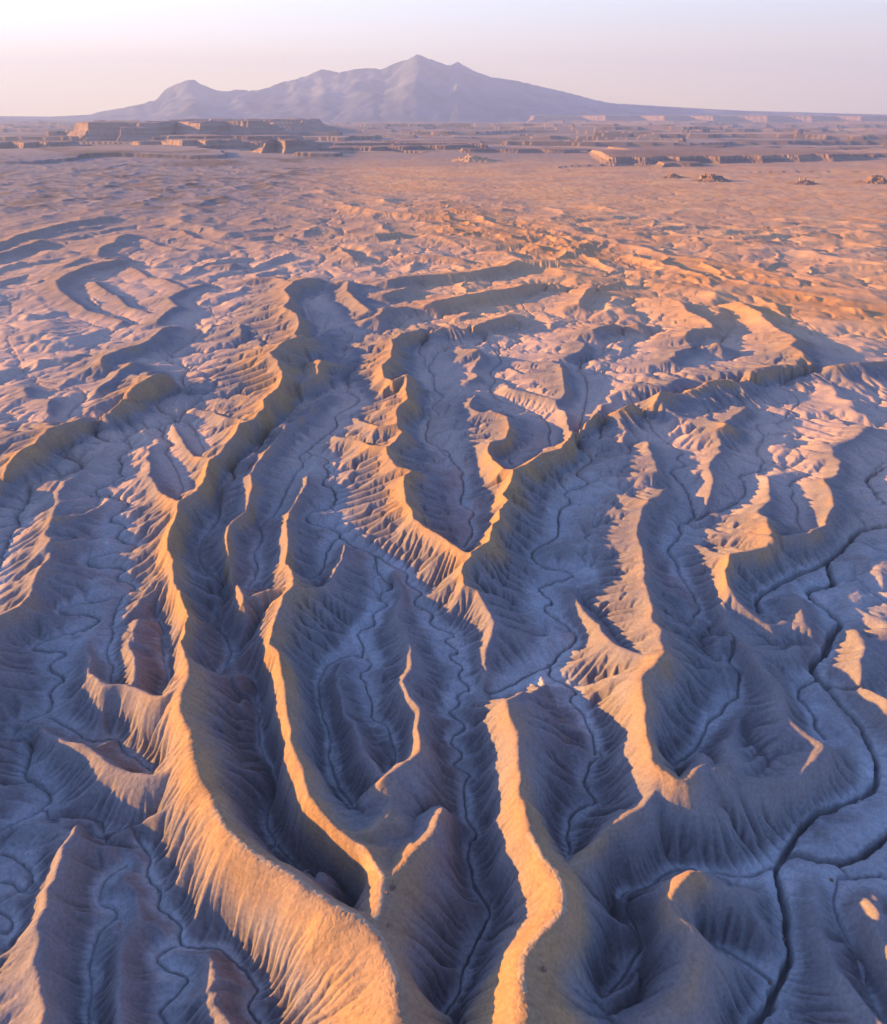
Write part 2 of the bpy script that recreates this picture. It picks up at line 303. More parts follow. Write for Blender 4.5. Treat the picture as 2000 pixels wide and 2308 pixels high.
def carve_from_traces(X, Y):
    """height over the floor, distance to ridge, distance to valley and trench depth at every grid point"""
    nr, nt = X.shape
    # irregular warp so that no traced line stays straight
    w = np.clip(RR/400.0, 0.6, 2.5)
    sh = X.shape
    wx = X + w*(1.5*noise(X/11/w, Y/11/w, 5) + 0.4*noise(X/4/w, Y/4/w, 6))
    wy = Y + w*(1.5*noise(X/11/w, Y/11/w, 7) + 0.4*noise(X/4/w, Y/4/w, 8))
    H = np.zeros(sh, np.float32); DR = np.full(sh, 1e4, np.float32); DC = np.full(sh, 1e4, np.float32); TR = np.zeros(sh, np.float32)
    B = 24
    rc = np.stack([(RSEG[:,0]+RSEG[:,2])/2, (RSEG[:,1]+RSEG[:,3])/2], 1); rh = np.hypot(RSEG[:,0]-RSEG[:,2], RSEG[:,1]-RSEG[:,3])/2
    vc = np.stack([(VSEG[:,0]+VSEG[:,2])/2, (VSEG[:,1]+VSEG[:,3])/2], 1); vh = np.hypot(VSEG[:,0]-VSEG[:,2], VSEG[:,1]-VSEG[:,3])/2
    for i in range(0, nr, B):
        if rad[i] > 2200: break
        for j in range(0, nt, B):
            sl = (slice(i, min(i+B, nr)), slice(j, min(j+B, nt)))
            bx, by = wx[sl], wy[sl]
            cx, cy = float(bx.mean()), float(by.mean())
            br = float(np.max(np.hypot(bx-cx, by-cy)))
            dv = np.hypot(vc[:,0]-cx, vc[:,1]-cy) - vh
            dmin = dv.min()
            dc = np.full(bx.shape, 1e4, np.float32); tr = np.zeros(bx.shape, np.float32)
            if dmin < 160:
                for k in np.nonzero(dv < dmin + 2*br + 2*vh.max()*0 + 12)[0]:
                    s = VSEG[k]
                    d, t, ox, oy = seg_dist(bx, by, s)
                    dc = np.minimum(dc, d)
            else: dc[:] = np.hypot(bx-cx, by-cy)*0 + dmin
            dr_ = np.hypot(rc[:,0]-cx, rc[:,1]-cy) - rh
            h = np.zeros(bx.shape, np.float32); U, SD, RT, FF, HK, DD, SX = (np.zeros(bx.shape, np.float32) for _ in range(7)); dr = np.full(bx.shape, 1e4, np.float32)
            for k in np.nonzero(dr_ < 75 + br)[0]:
                s = RSEG[k]
                d, t, ox, oy = seg_dist(bx, by, s)
                hk = s[4] + (s[5]-s[4])*t
                far = np.float32(np.clip((math.hypot(cx, cy)-280)/320, 0, 1))
                # dip slopes (towards the upper left) are gentler than scarps
                dip = (-0.85*ox + 0.5*oy)/np.maximum(d, 1e-3)
                run = hk*(1.9 - 0.55*far + far*2.2*np.clip(dip, 0, 1))
                c_ = 0.5 + 2.6*np.clip((hk-13)/7, 0, 1)          # the tall near crests are rounded
                d = np.sqrt(d*d + c_*c_) - c_
                ratio = d/np.maximum(d + dc, 1e-3)
                tal = np.exp(-(d/run)**1.15)
                wv = 0.75 - 0.5*far
                f = (1-wv)*tal*(1-ratio**2.5) + wv*(1-ratio)**1.1*np.exp(-(d/(run*(3.6-1.6*far)))**2)
                hf = hk*f; up = hf > h
                side = np.where(ox*(s[3]-s[1]) - oy*(s[2]-s[0]) > 0, 1.0, -1.0)
                U = np.where(up, s[6] + t*s[7] + 0.12*d, U); SD = np.where(up, side, SD); RT = np.where(up, ratio, RT); SX = np.where(up, ox/np.maximum(d, 0.01), SX)
                FF = np.where(up, f, FF); HK = np.where(up, hk, HK); DD = np.where(up, d, DD)
                h = np.where(up, hf, h); dr = np.minimum(dr, d)
            # ribs and gullies run down the flanks, square to the crest; they bend a little on the way
            Uw = U + np.clip(DD/16, 0, 1)*(1.3*noise(U/14, DD/7, 207) + 0.5*noise(U/6, DD/3, 208))
            def bil(v): return np.minimum(1, np.abs(v)*2.3)**0.75 - 0.55
            ph = bil(noise(Uw/5.2 + 50*SD, DD/40 + SD*9, 201)) + 0.28*bil(noise(Uw/2.1 + 50*SD, DD/22 + SD*9, 203))
            sp = noise(U/17 + 50*SD, DD/60 + SD*9, 205)
            shady = 0.55 + 0.45*sstep(-0.3, 0.4, SX)            # the damp side away from the sun gullies deeper
            env = np.clip((DD-1.0)/9, 0, 1)*np.clip((1-RT)*4.0, 0, 1)*np.clip((75-DD)/40, 0, 1)*np.minimum(HK, 11)/11
            firm = np.where((HK > 17) & (SX < 0), 0.45, 1.0)
            H[sl], DR[sl], DC[sl] = np.maximum(h + env*firm*(2.3*shady*ph*np.clip(0.45 + 1.5*np.abs(noise(U/23 + 50*SD, DD/90, 206)), 0.4, 1.3) + 1.7*sp), 0), dr, dc
    return H, DR, DC, wx, wy

def trench(X, Y, k=1.0):
    """depth of the arroyos along the traced valley lines"""
    nr, nt = X.shape
    out = np.zeros(X.shape, np.float32)
    wx = X + 0.9*noise(X/5, Y/5, 15) + 0.35*noise(X/1.7, Y/1.7, 16)
    wy = Y + 0.9*noise(X/5, Y/5, 17) + 0.35*noise(X/1.7, Y/1.7, 18)
    vc = np.stack([(VSEG[:,0]+VSEG[:,2])/2, (VSEG[:,1]+VSEG[:,3])/2], 1); vh = np.hypot(VSEG[:,0]-VSEG[:,2], VSEG[:,1]-VSEG[:,3])/2
    B = 24
    for i in range(0, nr, B):
        if rad[i] > 2200: break
        for j in range(0, nt, B):
            sl = (slice(i, min(i+B, nr)), slice(j, min(j+B, nt)))
            bx, by = wx[sl], wy[sl]
            cx, cy = float(bx.mean()), float(by.mean())
            br = float(np.max(np.hypot(bx-cx, by-cy)))
            dv = np.hypot(vc[:,0]-cx, vc[:,1]-cy) - vh
            ks = np.nonzero(dv < br + 7)[0]
            if len(ks) == 0: continue
            df = 1 - 0.6*min(1, max(0, (rad[i]-350)/350))
            cell = np.float32(rad[i]*DTH*0.8)
            o = out[sl]
            wv = 1 + 0.55*noise(bx/7, by/7, 19) + 0.3*noise(bx/2.5, by/2.5, 20)
            for k in ks:
                s = VSEG[k]
                d, t, ox, oy = seg_dist(bx, by, s)
                hw = np.maximum(s[4]*(0.45 if s[5] < 1.55 else 1.0)*wv, cell*0.5)
                o = np.maximum(o, df*s[5]*(1.9 if s[5] > 1.55 else 1.3)*(0.75*(1-sstep(hw*0.9, hw*1.35+0.08, d)) + 0.6*np.clip(1-d/hw, 0, 1)))
            out[sl] = o
    return out

# ---------------------------------------------------------------- running water: stream-power erosion on the grid
def erode(h, x, y, iters, K, m, D, fill=0, floor_noise=0.0, seed=1, rnd=0.35, zfix=None):
    nr, nt = h.shape; N = nr*nt
    rng = np.random.default_rng(seed)
    idx = np.arange(N, dtype=np.int32).reshape(nr, nt)
    rowr = np.hypot(x[:,0], y[:,0])
    drr = np.gradient(np.hypot(x[:,nt//2], y[:,nt//2]))
    area = drr[:,None]*np.hypot(np.gradient(x, axis=1), np.gradient(y, axis=1)); area = area.astype(np.float32).ravel()
    cell = np.sqrt(area).reshape(nr, nt)
    offs = [(-1,-1),(-1,0),(-1,1),(0,-1),(0,1),(1,-1),(1,0),(1,1)]
    I = (slice(1,-1), slice(1,-1))
    dist = []
    for a, b in offs:
        J = (slice(1+a, nr-1+a), slice(1+b, nt-1+b))
        dist.append(np.hypot(x[J]-x[I], y[J]-y[I]).astype(np.float32))
    h = h.astype(np.float32).copy()
    ocean = np.zeros((nr, nt), bool); ocean[0] = ocean[-1] = True; ocean[:,0] = ocean[:,-1] = True
    oc = ocean.ravel()
    A = None
    for it in range(iters):
        best = np.zeros((nr-2, nt-2), np.float32); rcv = idx.copy(); ri = rcv[I]
        for (a, b), d in zip(offs, dist):
            J = (slice(1+a, nr-1+a), slice(1+b, nt-1+b))
            s = (h[I]-h[J])/d
            s *= (1 + rnd*(rng.random(s.shape, dtype=np.float32)-0.5))
            better = s > best
            best = np.where(better, s, best); ri[better] = idx[J][better]
        rc = rcv.ravel()
        root = rc.copy()
        while True:
            n2 = root[root]
            if np.array_equal(n2, root): break
            root = n2
        # lakes: link every closed basin to its neighbour over the lowest pass
        hf = h.ravel()
        rr_ = np.where(oc[root], -1, root).reshape(nr, nt)
        ei, ej = [], []
        for a, b in ((0,1),(1,0),(1,1),(1,-1)):
            s0 = (slice(0, nr-a), slice(0, nt-b) if b >= 0 else slice(1, nt))
            s1 = (slice(a, nr), slice(b, nt) if b >= 0 else slice(0, nt-1))
            mk = rr_[s0] != rr_[s1]
            ei.append(idx[s0][mk]); ej.append(idx[s1][mk])
        ei, ej = np.concatenate(ei), np.concatenate(ej)
        if len(ei):
            rf = rr_.ravel()
            bi, bj = rf[ei].astype(np.int64), rf[ej].astype(np.int64)
            lo, hi = np.minimum(bi, bj), np.maximum(bi, bj)
            pz = np.maximum(hf[ei], hf[ej])
            o = np.argsort(pz, kind='stable')
            key = ((lo+1)*(N+1) + hi)[o]
            _, first = np.unique(key, return_index=True)
            o = o[np.sort(first)]
            par = {}
            def find(u):
                while par.setdefault(u, u) != u:
                    par[u] = par[par[u]]; u = par[u]
                return u
            adj = {}
            for u, v, a_, b_, z_ in zip(bi[o].tolist(), bj[o].tolist(), ei[o].tolist(), ej[o].tolist(), pz[o].tolist()):
                fu, fv = find(u), find(v)
                if fu != fv:
                    par[fu] = fv
                    adj.setdefault(u, []).append((v, b_, z_)); adj.setdefault(v, []).append((u, a_, z_))
            level = {-1: -1e9}; stack = [-1]
            lv = np.full(N, -1e9, np.float32)
            while stack:
                u = stack.pop()
                for v, cv, z_ in adj.get(u, ()):
                    if v not in level:
                        # water of basin v leaves into the cell of u next to the pass
                        level[v] = max(z_, level[u]); lv[v] = level[v]
                        stack.append(v)
                        w_ = [e for e in adj[v] if e[0] == u][0]
                        rc[v] = w_[1]
            if fill > it:
                lvl = lv[np.maximum(rf, 0)]; lvl[rf < 0] = -1e9
                raise_ = np.maximum(lvl - hf, 0)
                hf += raise_*0.9
        # depth in the drainage tree
        dep = (rc != idx.ravel()).astype(np.int32); p = rc.copy()
        while True:
            dep2 = dep + dep[p]; p2 = p[p]
            if np.array_equal(p2, p): break
            dep, p = dep2, p2
        order = np.argsort(dep.astype(np.uint16), kind='stable')
        cuts = np.concatenate([[0], np.cumsum(np.bincount(dep))])
        A = area.copy()
        L = len(cuts)-1
        for l in range(L-1, 0, -1):
            q = order[cuts[l]:cuts[l+1]]
            np.add.at(A, rc[q], A[q])
        xf, yf = x.ravel(), y.ravel()
        dl = np.maximum(np.hypot(xf-xf[rc], yf-yf[rc]), 0.05).astype(np.float32)
        Kf = K.ravel() if isinstance(K, np.ndarray) else K
        F = (Kf*A**m/dl).astype(np.float32)
        for l in range(1, L):
            q = order[cuts[l]:cuts[l+1]]; rq = rc[q]
            hr = hf[rq]; hq = hf[q]
            hf[q] = np.where(hr < hq, (hq + F[q]*hr)/(1+F[q]), hq)
        # soil creep rounds the crests
        if D > 0:
            for _ in range(1):
                c = np.minimum(0.2, D/np.maximum(cell[I], 0.05)**2)
                lap = h[:-2,1:-1]+h[2:,1:-1]+h[1:-1,:-2]+h[1:-1,2:]-4*h[I]
                h[I] += c*lap
        if zfix is not None: np.maximum(h, zfix, out=h)
    return h, A.reshape(nr, nt)

def up2(a, shape):
    """bilinear doubling of a grid"""
    o = np.zeros((a.shape[0]*2-1, a.shape[1]*2-1), np.float32)
    o[::2, ::2] = a; o[1::2, ::2] = (a[:-1]+a[1:])/2
    o[:, 1::2] = (o[:, :-2:2]+o[:, 2::2])/2
    return o[:shape[0], :shape[1]]

t_ = time.time()
Xf, Yf = X.astype(np.float32), Y.astype(np.float32)
Hh, DR, DC, WX, WY = carve_from_traces(Xf, Yf)
print("traces", time.time()-t_); t_ = time.time()

# land beyond the traced ridges
def sfac(x): return np.clip(x, 0, 1)
PXd = 0
near = 1-sstep(700, 1300, RR)
open_ = sstep(18, 55, DR)                       # far from any traced ridge
# photo coordinates of every point (to place the regions seen in the photograph)
zz = CAM_H - base_z(X, Y)
cz = Y*CP + zz*SP
PU = 1000 + FPX*X/cz; PV = 1154 - FPX*(Y*SP - zz*CP)/cz
PVn = PV + 25*noise(PU/160, PV/60, 71)
# region masks (photo rows)
plain_edge = 395 + (PU-800)*0.055
plain = sstep(350, 372, PVn)*(1-sstep(plain_edge+25, plain_edge+60, PVn))*sstep(640, 840, PU)
band_c = 500 + (PU-1000)*0.21
band = np.exp(-((PVn-band_c)/46)**2)*sstep(880, 1050, PU)
outside = sstep(0, 160, np.maximum(-PU, PU-2000)) + sstep(2330, 2500, PV)
outside = np.clip(outside, 0, 1)
rx, ry = Xf + 6*noise(Xf/40, Yf/40, 31), Yf + 6*noise(Xf/40, Yf/40, 32)
hill_near = 13*ridged(rx/52, ry/95, 41, 3)**2.2
hill_small = (1.6+0.5*sstep(260, 450, RR))*ridged(rx/36, ry/64, 45, 3, 0.4)**2.0
far = sstep(450, 900, RR)
hill_far = (8*ridged(rx/190+0.3*ry/190, ry/260, 51, 3, 0.4)**2.4)*far
H0 = np.maximum(Hh, hill_near*outside*open_)
H0 = np.maximum(H0, hill_small*(1-plain)*(1-sstep(900, 1200, RR))*sstep(10, 30, DR)*(1-0.6*outside)*(0.5+0.5*far))
west_rough = (1-sstep(520, 760, PU))*sstep(355, 385, PV)*(1-sstep(455, 500, PV))
lumps = ridged(rx/60, ry/120, 61, 3)**1.8
farw = (1-plain)*sstep(480, 640, RR)*(1-sstep(2300, 3200, RR))
H0 = np.maximum(H0, hill_far*farw*(0.5+0.5*sstep(8, 40, DR)))
H0 = np.maximum(H0, 8.5*band*lumps)
streaks = ridged(rx/260, ry/70, 66, 3)**2.0
dips = sstep(plain_edge+40, plain_edge+75, PVn)*sstep(1050, 1300, PU)*(1-np.clip(band*1.6, 0, 1))*(1-sstep(640, 700, PV))
H0 = np.maximum(H0, 10*streaks*dips)
H0 = np.maximum(H0, 6*ridged(rx/120, ry/90, 67, 4)**1.8*west_rough)
def terrace(v, n, sharp):
    k = np.floor(v*n); f = v*n - k
    return (k + sstep(1-sharp, 1, f))/n
bw = 1 - np.exp(-np.maximum(RR-2300, 0)/1500)
bt = 0.5 + 0.75*fbm(Xf/2600 + 0.3*noise(Xf/500, Yf/500, 151), Yf/1700, 152, 4, 0.5)
bench = 115*terrace(np.clip(bt, 0, 1.2), 5, 0.03)*bw*sstep(2200, 3400, RR)*(1-sstep(14000, 19000, RR))
bench += 8*ridged(Xf/700, Yf/900, 155, 3, 0.4)**2*bw*sstep(2000, 2600, RR)*(1-sstep(12000, 18000, RR))*(1-plain)
# meandering rills on the flats
mw = np.clip(RR/260, 0.7, 2.2)
mx_, my_ = Xf + 2*noise(Xf/9, Yf/9, 181), Yf + 2*noise(Xf/9, Yf/9, 182)
m1 = np.abs(noise(mx_/17, my_/24, 183)); m2 = np.abs(noise(mx_/9, my_/12, 185))
flat = (1-sstep(2.0, 6.5, Hh))*(1-sstep(330, 600, RR))
# cuestas of the middle distance: gentle dip slopes to the left, thin scarps to the right
ct = (Xf*0.95 - Yf*0.33)/62 + 1.5*noise(Xf/120, Yf/170, 241) + 0.35*noise(Xf/38, Yf/50, 242) + 0.12*noise(Xf/12, Yf/14, 243)
cf = ct - np.floor(ct)
ca = np.clip(0.5 + 1.5*noise(Xf/75 + 9*np.floor(ct), Yf/110, 244), 0, 1)*sstep(380, 520, RR)*(1-sstep(1250, 1700, RR))*(1-plain)*(1-0.7*np.clip(band, 0, 1))*sstep(9, 26, DR)
cu = np.where(cf < 0.84, (cf/0.84)**1.5, (1-cf)/0.16)*ca
H0 = np.maximum(H0, (6.5*cu*(1+0.35*noise(Xf/9, Yf/9, 245))).astype(np.float32))
Z = None
rills = (0.75*np.minimum(1, m1*3.4)**0.55 + 0.35*np.minimum(1, m2*3.2)**0.55)*flat*np.clip(mw, 0.8, 1.6)
floor = rills + 0.6*fbm(Xf/26, Yf/26, 81, 3)*np.clip(RR/300, 0.5, 2) + 0.16*noise(Xf/6.5, Yf/6.5, 85)
Z = base_z(X, Y).astype(np.float32) + H0.astype(np.float32) + (floor*(1-0.8*sstep(2000, 4000, RR))).astype(np.float32)
Z += (bench - 30*sstep(2600, 6000, RR)).astype(np.float32)
Z += np.minimum(0, -0.5*(1-sstep(0, 14, DC))).astype(np.float32)
DEEP = trench(Xf, Yf)
print("shape", time.time()-t_); t_ = time.time()

# rows worth eroding
NE = int(np.searchsorted(rad, 3200))//4*4 + 1
ze, xe, ye = Z[:NE], X[:NE], Y[:NE]
fade = ((1-sstep(1100, 2400, RR[:NE]))*(1-0.6*sstep(420, 800, RR[:NE]))).astype(np.float32)
big = sstep(5, 9, Hh)*(1-sstep(170, 230, RR))            # the tall firm near slopes gully less
def Kmap(s): return (0.055*fade*(1-0.6*big[:NE]))[::s, ::s].astype(np.float32)
z4, _ = erode(ze[::4, ::4], xe[::4, ::4], ye[::4, ::4], 20, Kmap(4)*0.8, 0.5, 0.008, seed=3)
print("erode 4", time.time()-t_); t_ = time.time()
d4 = z4 - ze[::4, ::4]
z2 = ze[::2, ::2] + up2(d4, ze[::2, ::2].shape) + 0.14*noise(xe[::2, ::2]/2.6, ye[::2, ::2]/2.6, 91)
z2b, _ = erode(z2, xe[::2, ::2], ye[::2, ::2], 10, Kmap(2)*0.9, 0.5, 0.006, seed=5)
print("erode 2", time.time()-t_); t_ = time.time()
d2 = z2b - ze[::2, ::2]
z1 = ze + up2(d2, ze.shape) + 0.06*noise(xe/1.1, ye/1.1, 93)
z1b, FLOW = erode(z1, xe, ye, 6, Kmap(1)*0.8, 0.5, 0.004, seed=7)
print("erode 1", time.time()-t_); t_ = time.time()
# arroyos: where much water gathers, and along the traced channels
cut = 0.5*sstep(300, 3000, FLOW)*(1-sstep(700, 1200, RR[:NE]))
z1b = z1b - np.maximum(cut, DEEP[:NE]).astype(np.float32)
# dry crust: popcorn lumps and shrinkage steps
nearr = 1-sstep(160, 330, RR[:NE])
z1b = z1b + nearr*(0.07*fbm(xe/1.3, ye/1.3, 221, 3, 0.65) - 0.10*(1-np.minimum(1, np.abs(noise(xe/2.6+0.6*noise(xe, ye, 224), ye/2.6, 223))*6)))
Z[:NE] = z1b
# ---------------------------------------------------------------- meshes
def grid_mesh(name, P, smooth=True):
    nr, nt = P.shape[:2]
    me = bpy.data.meshes.new(name)
    n = nr*nt
    me.vertices.add(n); me.vertices.foreach_set("co", P.reshape(-1).astype(np.float32))
    q = np.arange(n, dtype=np.int32).reshape(nr, nt)
    f = np.stack([q[:-1,:-1], q[:-1,1:], q[1:,1:], q[1:,:-1]], -1).reshape(-1, 4)[:, ::-1]
    m = len(f)
    me.loops.add(m*4); me.loops.foreach_set("vertex_index", np.ascontiguousarray(f).reshape(-1))
    me.polygons.add(m); me.polygons.foreach_set("loop_start", np.arange(0, m*4, 4, dtype=np.int32))
    try: me.polygons.foreach_set("loop_total", np.full(m, 4, np.int32))
    except Exception: pass
    me.polygons.foreach_set("use_smooth", np.full(m, smooth))
    me.update(calc_edges=True)
    return me
def link(name, me, mat, kind=None, label=None):
    o = bpy.data.objects.new(name, me); scn.collection.objects.link(o)
    if mat: me.materials.append(mat)
    if kind: o['kind'] = kind
    if label: o['label'] = label
    return o
# ---------------------------------------------------------------- materials
def new_mat(name):
    m = bpy.data.materials.new(name); m.use_nodes = True
    nt = m.node_tree
    b = nt.nodes['Principled BSDF']
    b.inputs['Roughness'].default_value = 0.95
    b.inputs['Specular IOR Level'].default_value = 0.1
    return m, nt, b
class NB:
    def __init__(s, nt): s.nt = nt
    def n(s, t, **k):
        o = s.nt.nodes.new(t)
        for a, v in k.items(): setattr(o, a, v)
        return o
    def l(s, a, b): s.nt.links.new(a, b)
    def noise(s, vec, scale, detail=4, rough=0.55):
        o = s.n('ShaderNodeTexNoise'); s.l(vec, o.inputs['Vector'])
        o.inputs['Scale'].default_value = scale; o.inputs['Detail'].default_value = detail; o.inputs['Roughness'].default_value = rough
        return o.outputs['Fac']
    def ramp(s, fac, lo, hi):
        o = s.n('ShaderNodeMapRange'); o.inputs['From Min'].default_value = lo; o.inputs['From Max'].default_value = hi
        s.l(fac, o.inputs['Value']); return o.outputs['Result']
    def mix(s, fac, a, b, mode='MIX'):
        o = s.n('ShaderNodeMix', data_type='RGBA', blend_type=mode)
        if isinstance(fac, float): o.inputs[0].default_value = fac
        else: s.l(fac, o.inputs[0])
        for v, i in ((a, 6), (b, 7)):
            if isinstance(v, tuple): o.inputs[i].default_value = (*v, 1)
            else: s.l(v, o.inputs[i])
        return o.outputs[2]
    def math(s, op, a, b):
        o = s.n('ShaderNodeMath', operation=op)
        for v, i in ((a, 0), (b, 1)):
            if isinstance(v, (int, float)): o.inputs[i].default_value = v
            else: s.l(v, o.inputs[i])
        return o.outputs[0]
    def attr(s, name):
        o = s.n('ShaderNodeAttribute', attribute_name=name); return o.outputs['Fac']
    def bump(s, h, strength, dist, normal=None):
        o = s.n('ShaderNodeBump'); o.inputs['Strength'].default_value = strength; o.inputs['Distance'].default_value = dist
        s.l(h, o.inputs['Height'])
        if normal: s.l(normal, o.inputs['Normal'])
        return o.outputs[0]

ground_mat, nt, bs = new_mat("shale_ground")
B_ = NB(nt)
geo = B_.n('ShaderNodeNewGeometry'); pos = geo.outputs['Position']
n_big = B_.noise(pos, 0.012, 5); n_mid = B_.noise(pos, 0.09, 5, 0.6); n_fine = B_.noise(pos, 1.1, 6, 0.65); n_grain = B_.noise(pos, 5.0, 4, 0.7)
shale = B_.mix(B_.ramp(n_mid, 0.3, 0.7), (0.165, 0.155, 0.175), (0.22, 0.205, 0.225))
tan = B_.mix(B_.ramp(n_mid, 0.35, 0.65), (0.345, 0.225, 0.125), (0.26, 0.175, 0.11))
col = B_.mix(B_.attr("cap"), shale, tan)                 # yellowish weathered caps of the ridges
col = B_.mix(B_.attr('lit_blush'), col, (0.45, 0.345, 0.305))         # pink of sunlit flats farther out, painted into the colour
red = B_.mix(B_.ramp(n_big, 0.35, 0.65), (0.44, 0.25, 0.13), (0.52, 0.34, 0.20))
col = B_.mix(B_.attr("soil"), col, red)                  # the rusty sand plain
rust = B_.mix(B_.ramp(n_mid, 0.35, 0.65), (0.40, 0.20, 0.09), (0.40, 0.25, 0.14))
col = B_.mix(B_.attr("rust"), col, rust)                 # the rust and ochre hill belt
pale = B_.mix(B_.ramp(n_mid, 0.4, 0.6), (0.42, 0.42, 0.46), (0.33, 0.335, 0.365))
col = B_.mix(B_.attr("pale"), col, pale)                 # washed silt of the flats
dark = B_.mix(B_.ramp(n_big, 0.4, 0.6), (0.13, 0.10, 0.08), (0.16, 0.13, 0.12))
col = B_.mix(B_.attr('dark'), col, dark)              # dark gravel and scrub, also the steep bench risers
col = B_.mix(B_.math('MULTIPLY', B_.attr('track'), 0.35), col, (0.44, 0.37, 0.29))     # dust pressed pale by feet and tyres
mott = B_.mix(B_.ramp(n_fine, 0.3, 0.7), (0.78, 0.77, 0.76), (1.18, 1.18, 1.18))
col = B_.mix(1.0, col, mott, 'MULTIPLY')
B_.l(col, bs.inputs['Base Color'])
b1 = B_.bump(n_fine, 0.5, 0.4)
b2 = B_.bump(n_grain, 0.5, 0.1, b1)
B_.l(b2, bs.inputs['Normal'])

rock_mat, nt, bs = new_mat("layered_rock")
B_ = NB(nt)
geo = B_.n('ShaderNodeNewGeometry'); pos = geo.outputs['Position']
mp = B_.n('ShaderNodeMapping'); mp.inputs['Scale'].default_value = (0.002, 0.002, 0.06); B_.l(pos, mp.inputs['Vector'])
st = B_.noise(mp.outputs[0], 1.0, 4, 0.6)
c1 = B_.mix(B_.ramp(st, 0.35, 0.65), (0.17, 0.125, 0.115), (0.27, 0.20, 0.17))
B_.l(c1, bs.inputs['Base Color'])

mountain_mat, nt, bs = new_mat("mountain_rock")
B_ = NB(nt)
geo = B_.n('ShaderNodeNewGeometry'); pos = geo.outputs['Position']
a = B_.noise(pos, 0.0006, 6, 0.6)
c1 = B_.mix(B_.ramp(a, 0.4, 0.62), (0.03, 0.06, 0.13), (0.15, 0.17, 0.25))  # blue of the distant haze put into the rock and forest colour
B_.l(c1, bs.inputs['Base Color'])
# ---------------------------------------------------------------- ground object
P = np.stack([X, Y, Z], -1)
ground_me = grid_mesh("ground", P)
def vattr(me, name, v):
    a = me.attributes.new(name, 'FLOAT', 'POINT')
    a.data.foreach_set("value", np.ascontiguousarray(v, np.float32).reshape(-1))
capn = 0.5 + 0.6*fbm(Xf/30, Yf/30, 131, 3)
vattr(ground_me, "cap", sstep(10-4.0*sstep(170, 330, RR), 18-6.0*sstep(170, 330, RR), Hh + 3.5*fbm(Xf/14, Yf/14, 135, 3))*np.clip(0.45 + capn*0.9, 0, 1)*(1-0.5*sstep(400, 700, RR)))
vattr(ground_me, "soil", np.clip(np.maximum(plain, np.maximum(0.95*sstep(880, 1150, PU + 0.5*(PV-500))*sstep(560, 760, RR), (0.32+0.43*sstep(500, 900, PU))*sstep(650, 1200, RR)*(1-0.75*west_rough)))*np.clip(0.85+0.5*fbm(Xf/160, Yf/160, 141, 3), 0, 1)*(1-0.75*sstep(2500, 3300, RR)*np.clip(0.75+1.2*fbm(Xf/1500, Yf/1200, 142, 4), 0, 1)), 0, 1))
vattr(ground_me, "rust", np.clip(band*(0.75+0.9*fbm(Xf/70, Yf/40, 143, 3)), 0, 1))
dw = 0.5*noise(Xf/300, Yf/300, 160)
fb = sstep(1800, 3600, RR)
dk = fbm(Xf/80+dw, Yf/90, 161, 4, 0.6)*(1-fb) + fbm(Xf/420+dw, Yf/420, 165, 4, 0.6)*fb
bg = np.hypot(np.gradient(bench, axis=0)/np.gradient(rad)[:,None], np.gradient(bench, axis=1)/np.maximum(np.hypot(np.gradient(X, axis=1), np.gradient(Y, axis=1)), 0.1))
riser = sstep(0.10, 0.35, bg)                              # steep risers of the benches take the dark colour
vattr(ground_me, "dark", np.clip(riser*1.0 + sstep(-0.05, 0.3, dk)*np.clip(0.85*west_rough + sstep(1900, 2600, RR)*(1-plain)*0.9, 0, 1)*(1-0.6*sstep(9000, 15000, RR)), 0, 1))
vattr(ground_me, "lit_blush", (1-sstep(1.5, 6.0, Hh + 1.0*fbm(Xf/40, Yf/40, 171, 2)))*sstep(220, 430, RR)*(1-sstep(900, 1300, RR))*np.clip(0.8+0.6*fbm(Xf/70, Yf/70, 173, 3), 0, 1))
vattr(ground_me, "pale", (1-sstep(0.8, 4.0, Hh + 1.2*fbm(Xf/8, Yf/8, 149, 3)))*np.clip(0.75+0.7*fbm(Xf/45, Yf/45, 147, 3), 0, 1)*(1-plain)*(1-0.95*sstep(220, 430, RR))*(1-band))
# trails worn along the crests
TRAILS = [(0.0, "H1390,180 1450,300 1540,420 1590,550 1590,650 1480,770 1400,860 1350,960 1340,1060 1360,1160"), (0.0, "G1240,40 1300,150 1400,260 1560,370 1700,450 H130,520 250,610 400,690 510,790 540,850 600,960 625,1080"), (0.0, "H400,230 450,300 530,400 545,450 540,560 510,690")]
trk = np.zeros(Z.shape, np.float32)
nn = int(np.searchsorted(rad, 210))
for kind_, path in TRAILS:
    q = [ground(u, v, 17.5) for u, v in path_px(path)]
    bd = np.full((nn, NT), 1e3, np.float32); sg = np.zeros((nn, NT), np.float32)
    xx = Xf[:nn] + 0.5*noise(Xf[:nn]/7, Yf[:nn]/7, 231); yy = Yf[:nn] + 0.5*noise(Xf[:nn]/7, Yf[:nn]/7, 232)
    for a_, b_ in zip(q[:-1], q[1:]):
        d_, t_2, ox, oy = seg_dist(xx, yy, np.array([*a_, *b_], np.float32))
        up = d_ < bd; bd = np.where(up, d_, bd); sg = np.where(up, np.sign(ox*(b_[1]-a_[1]) - oy*(b_[0]-a_[0])), sg)
    if kind_ > 0:        # a fan of tyre marks over the broad crest
        off = bd*sg
        trk[:nn] = np.maximum(trk[:nn], sstep(0.25, 0.8, np.cos(off*2*math.pi/0.85 + 1.5*noise(xx/12, yy/12, 233)))*(1-sstep(2.6, 4.2, np.abs(off+0.4)))*0.8)
    else:
        trk[:nn] = np.maximum(trk[:nn], 1-sstep(0.18, 0.42, np.abs(bd-0.25)))
vattr(ground_me, "track", trk)
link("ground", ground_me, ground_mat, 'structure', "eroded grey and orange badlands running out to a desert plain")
print("ground", time.time()-T0)

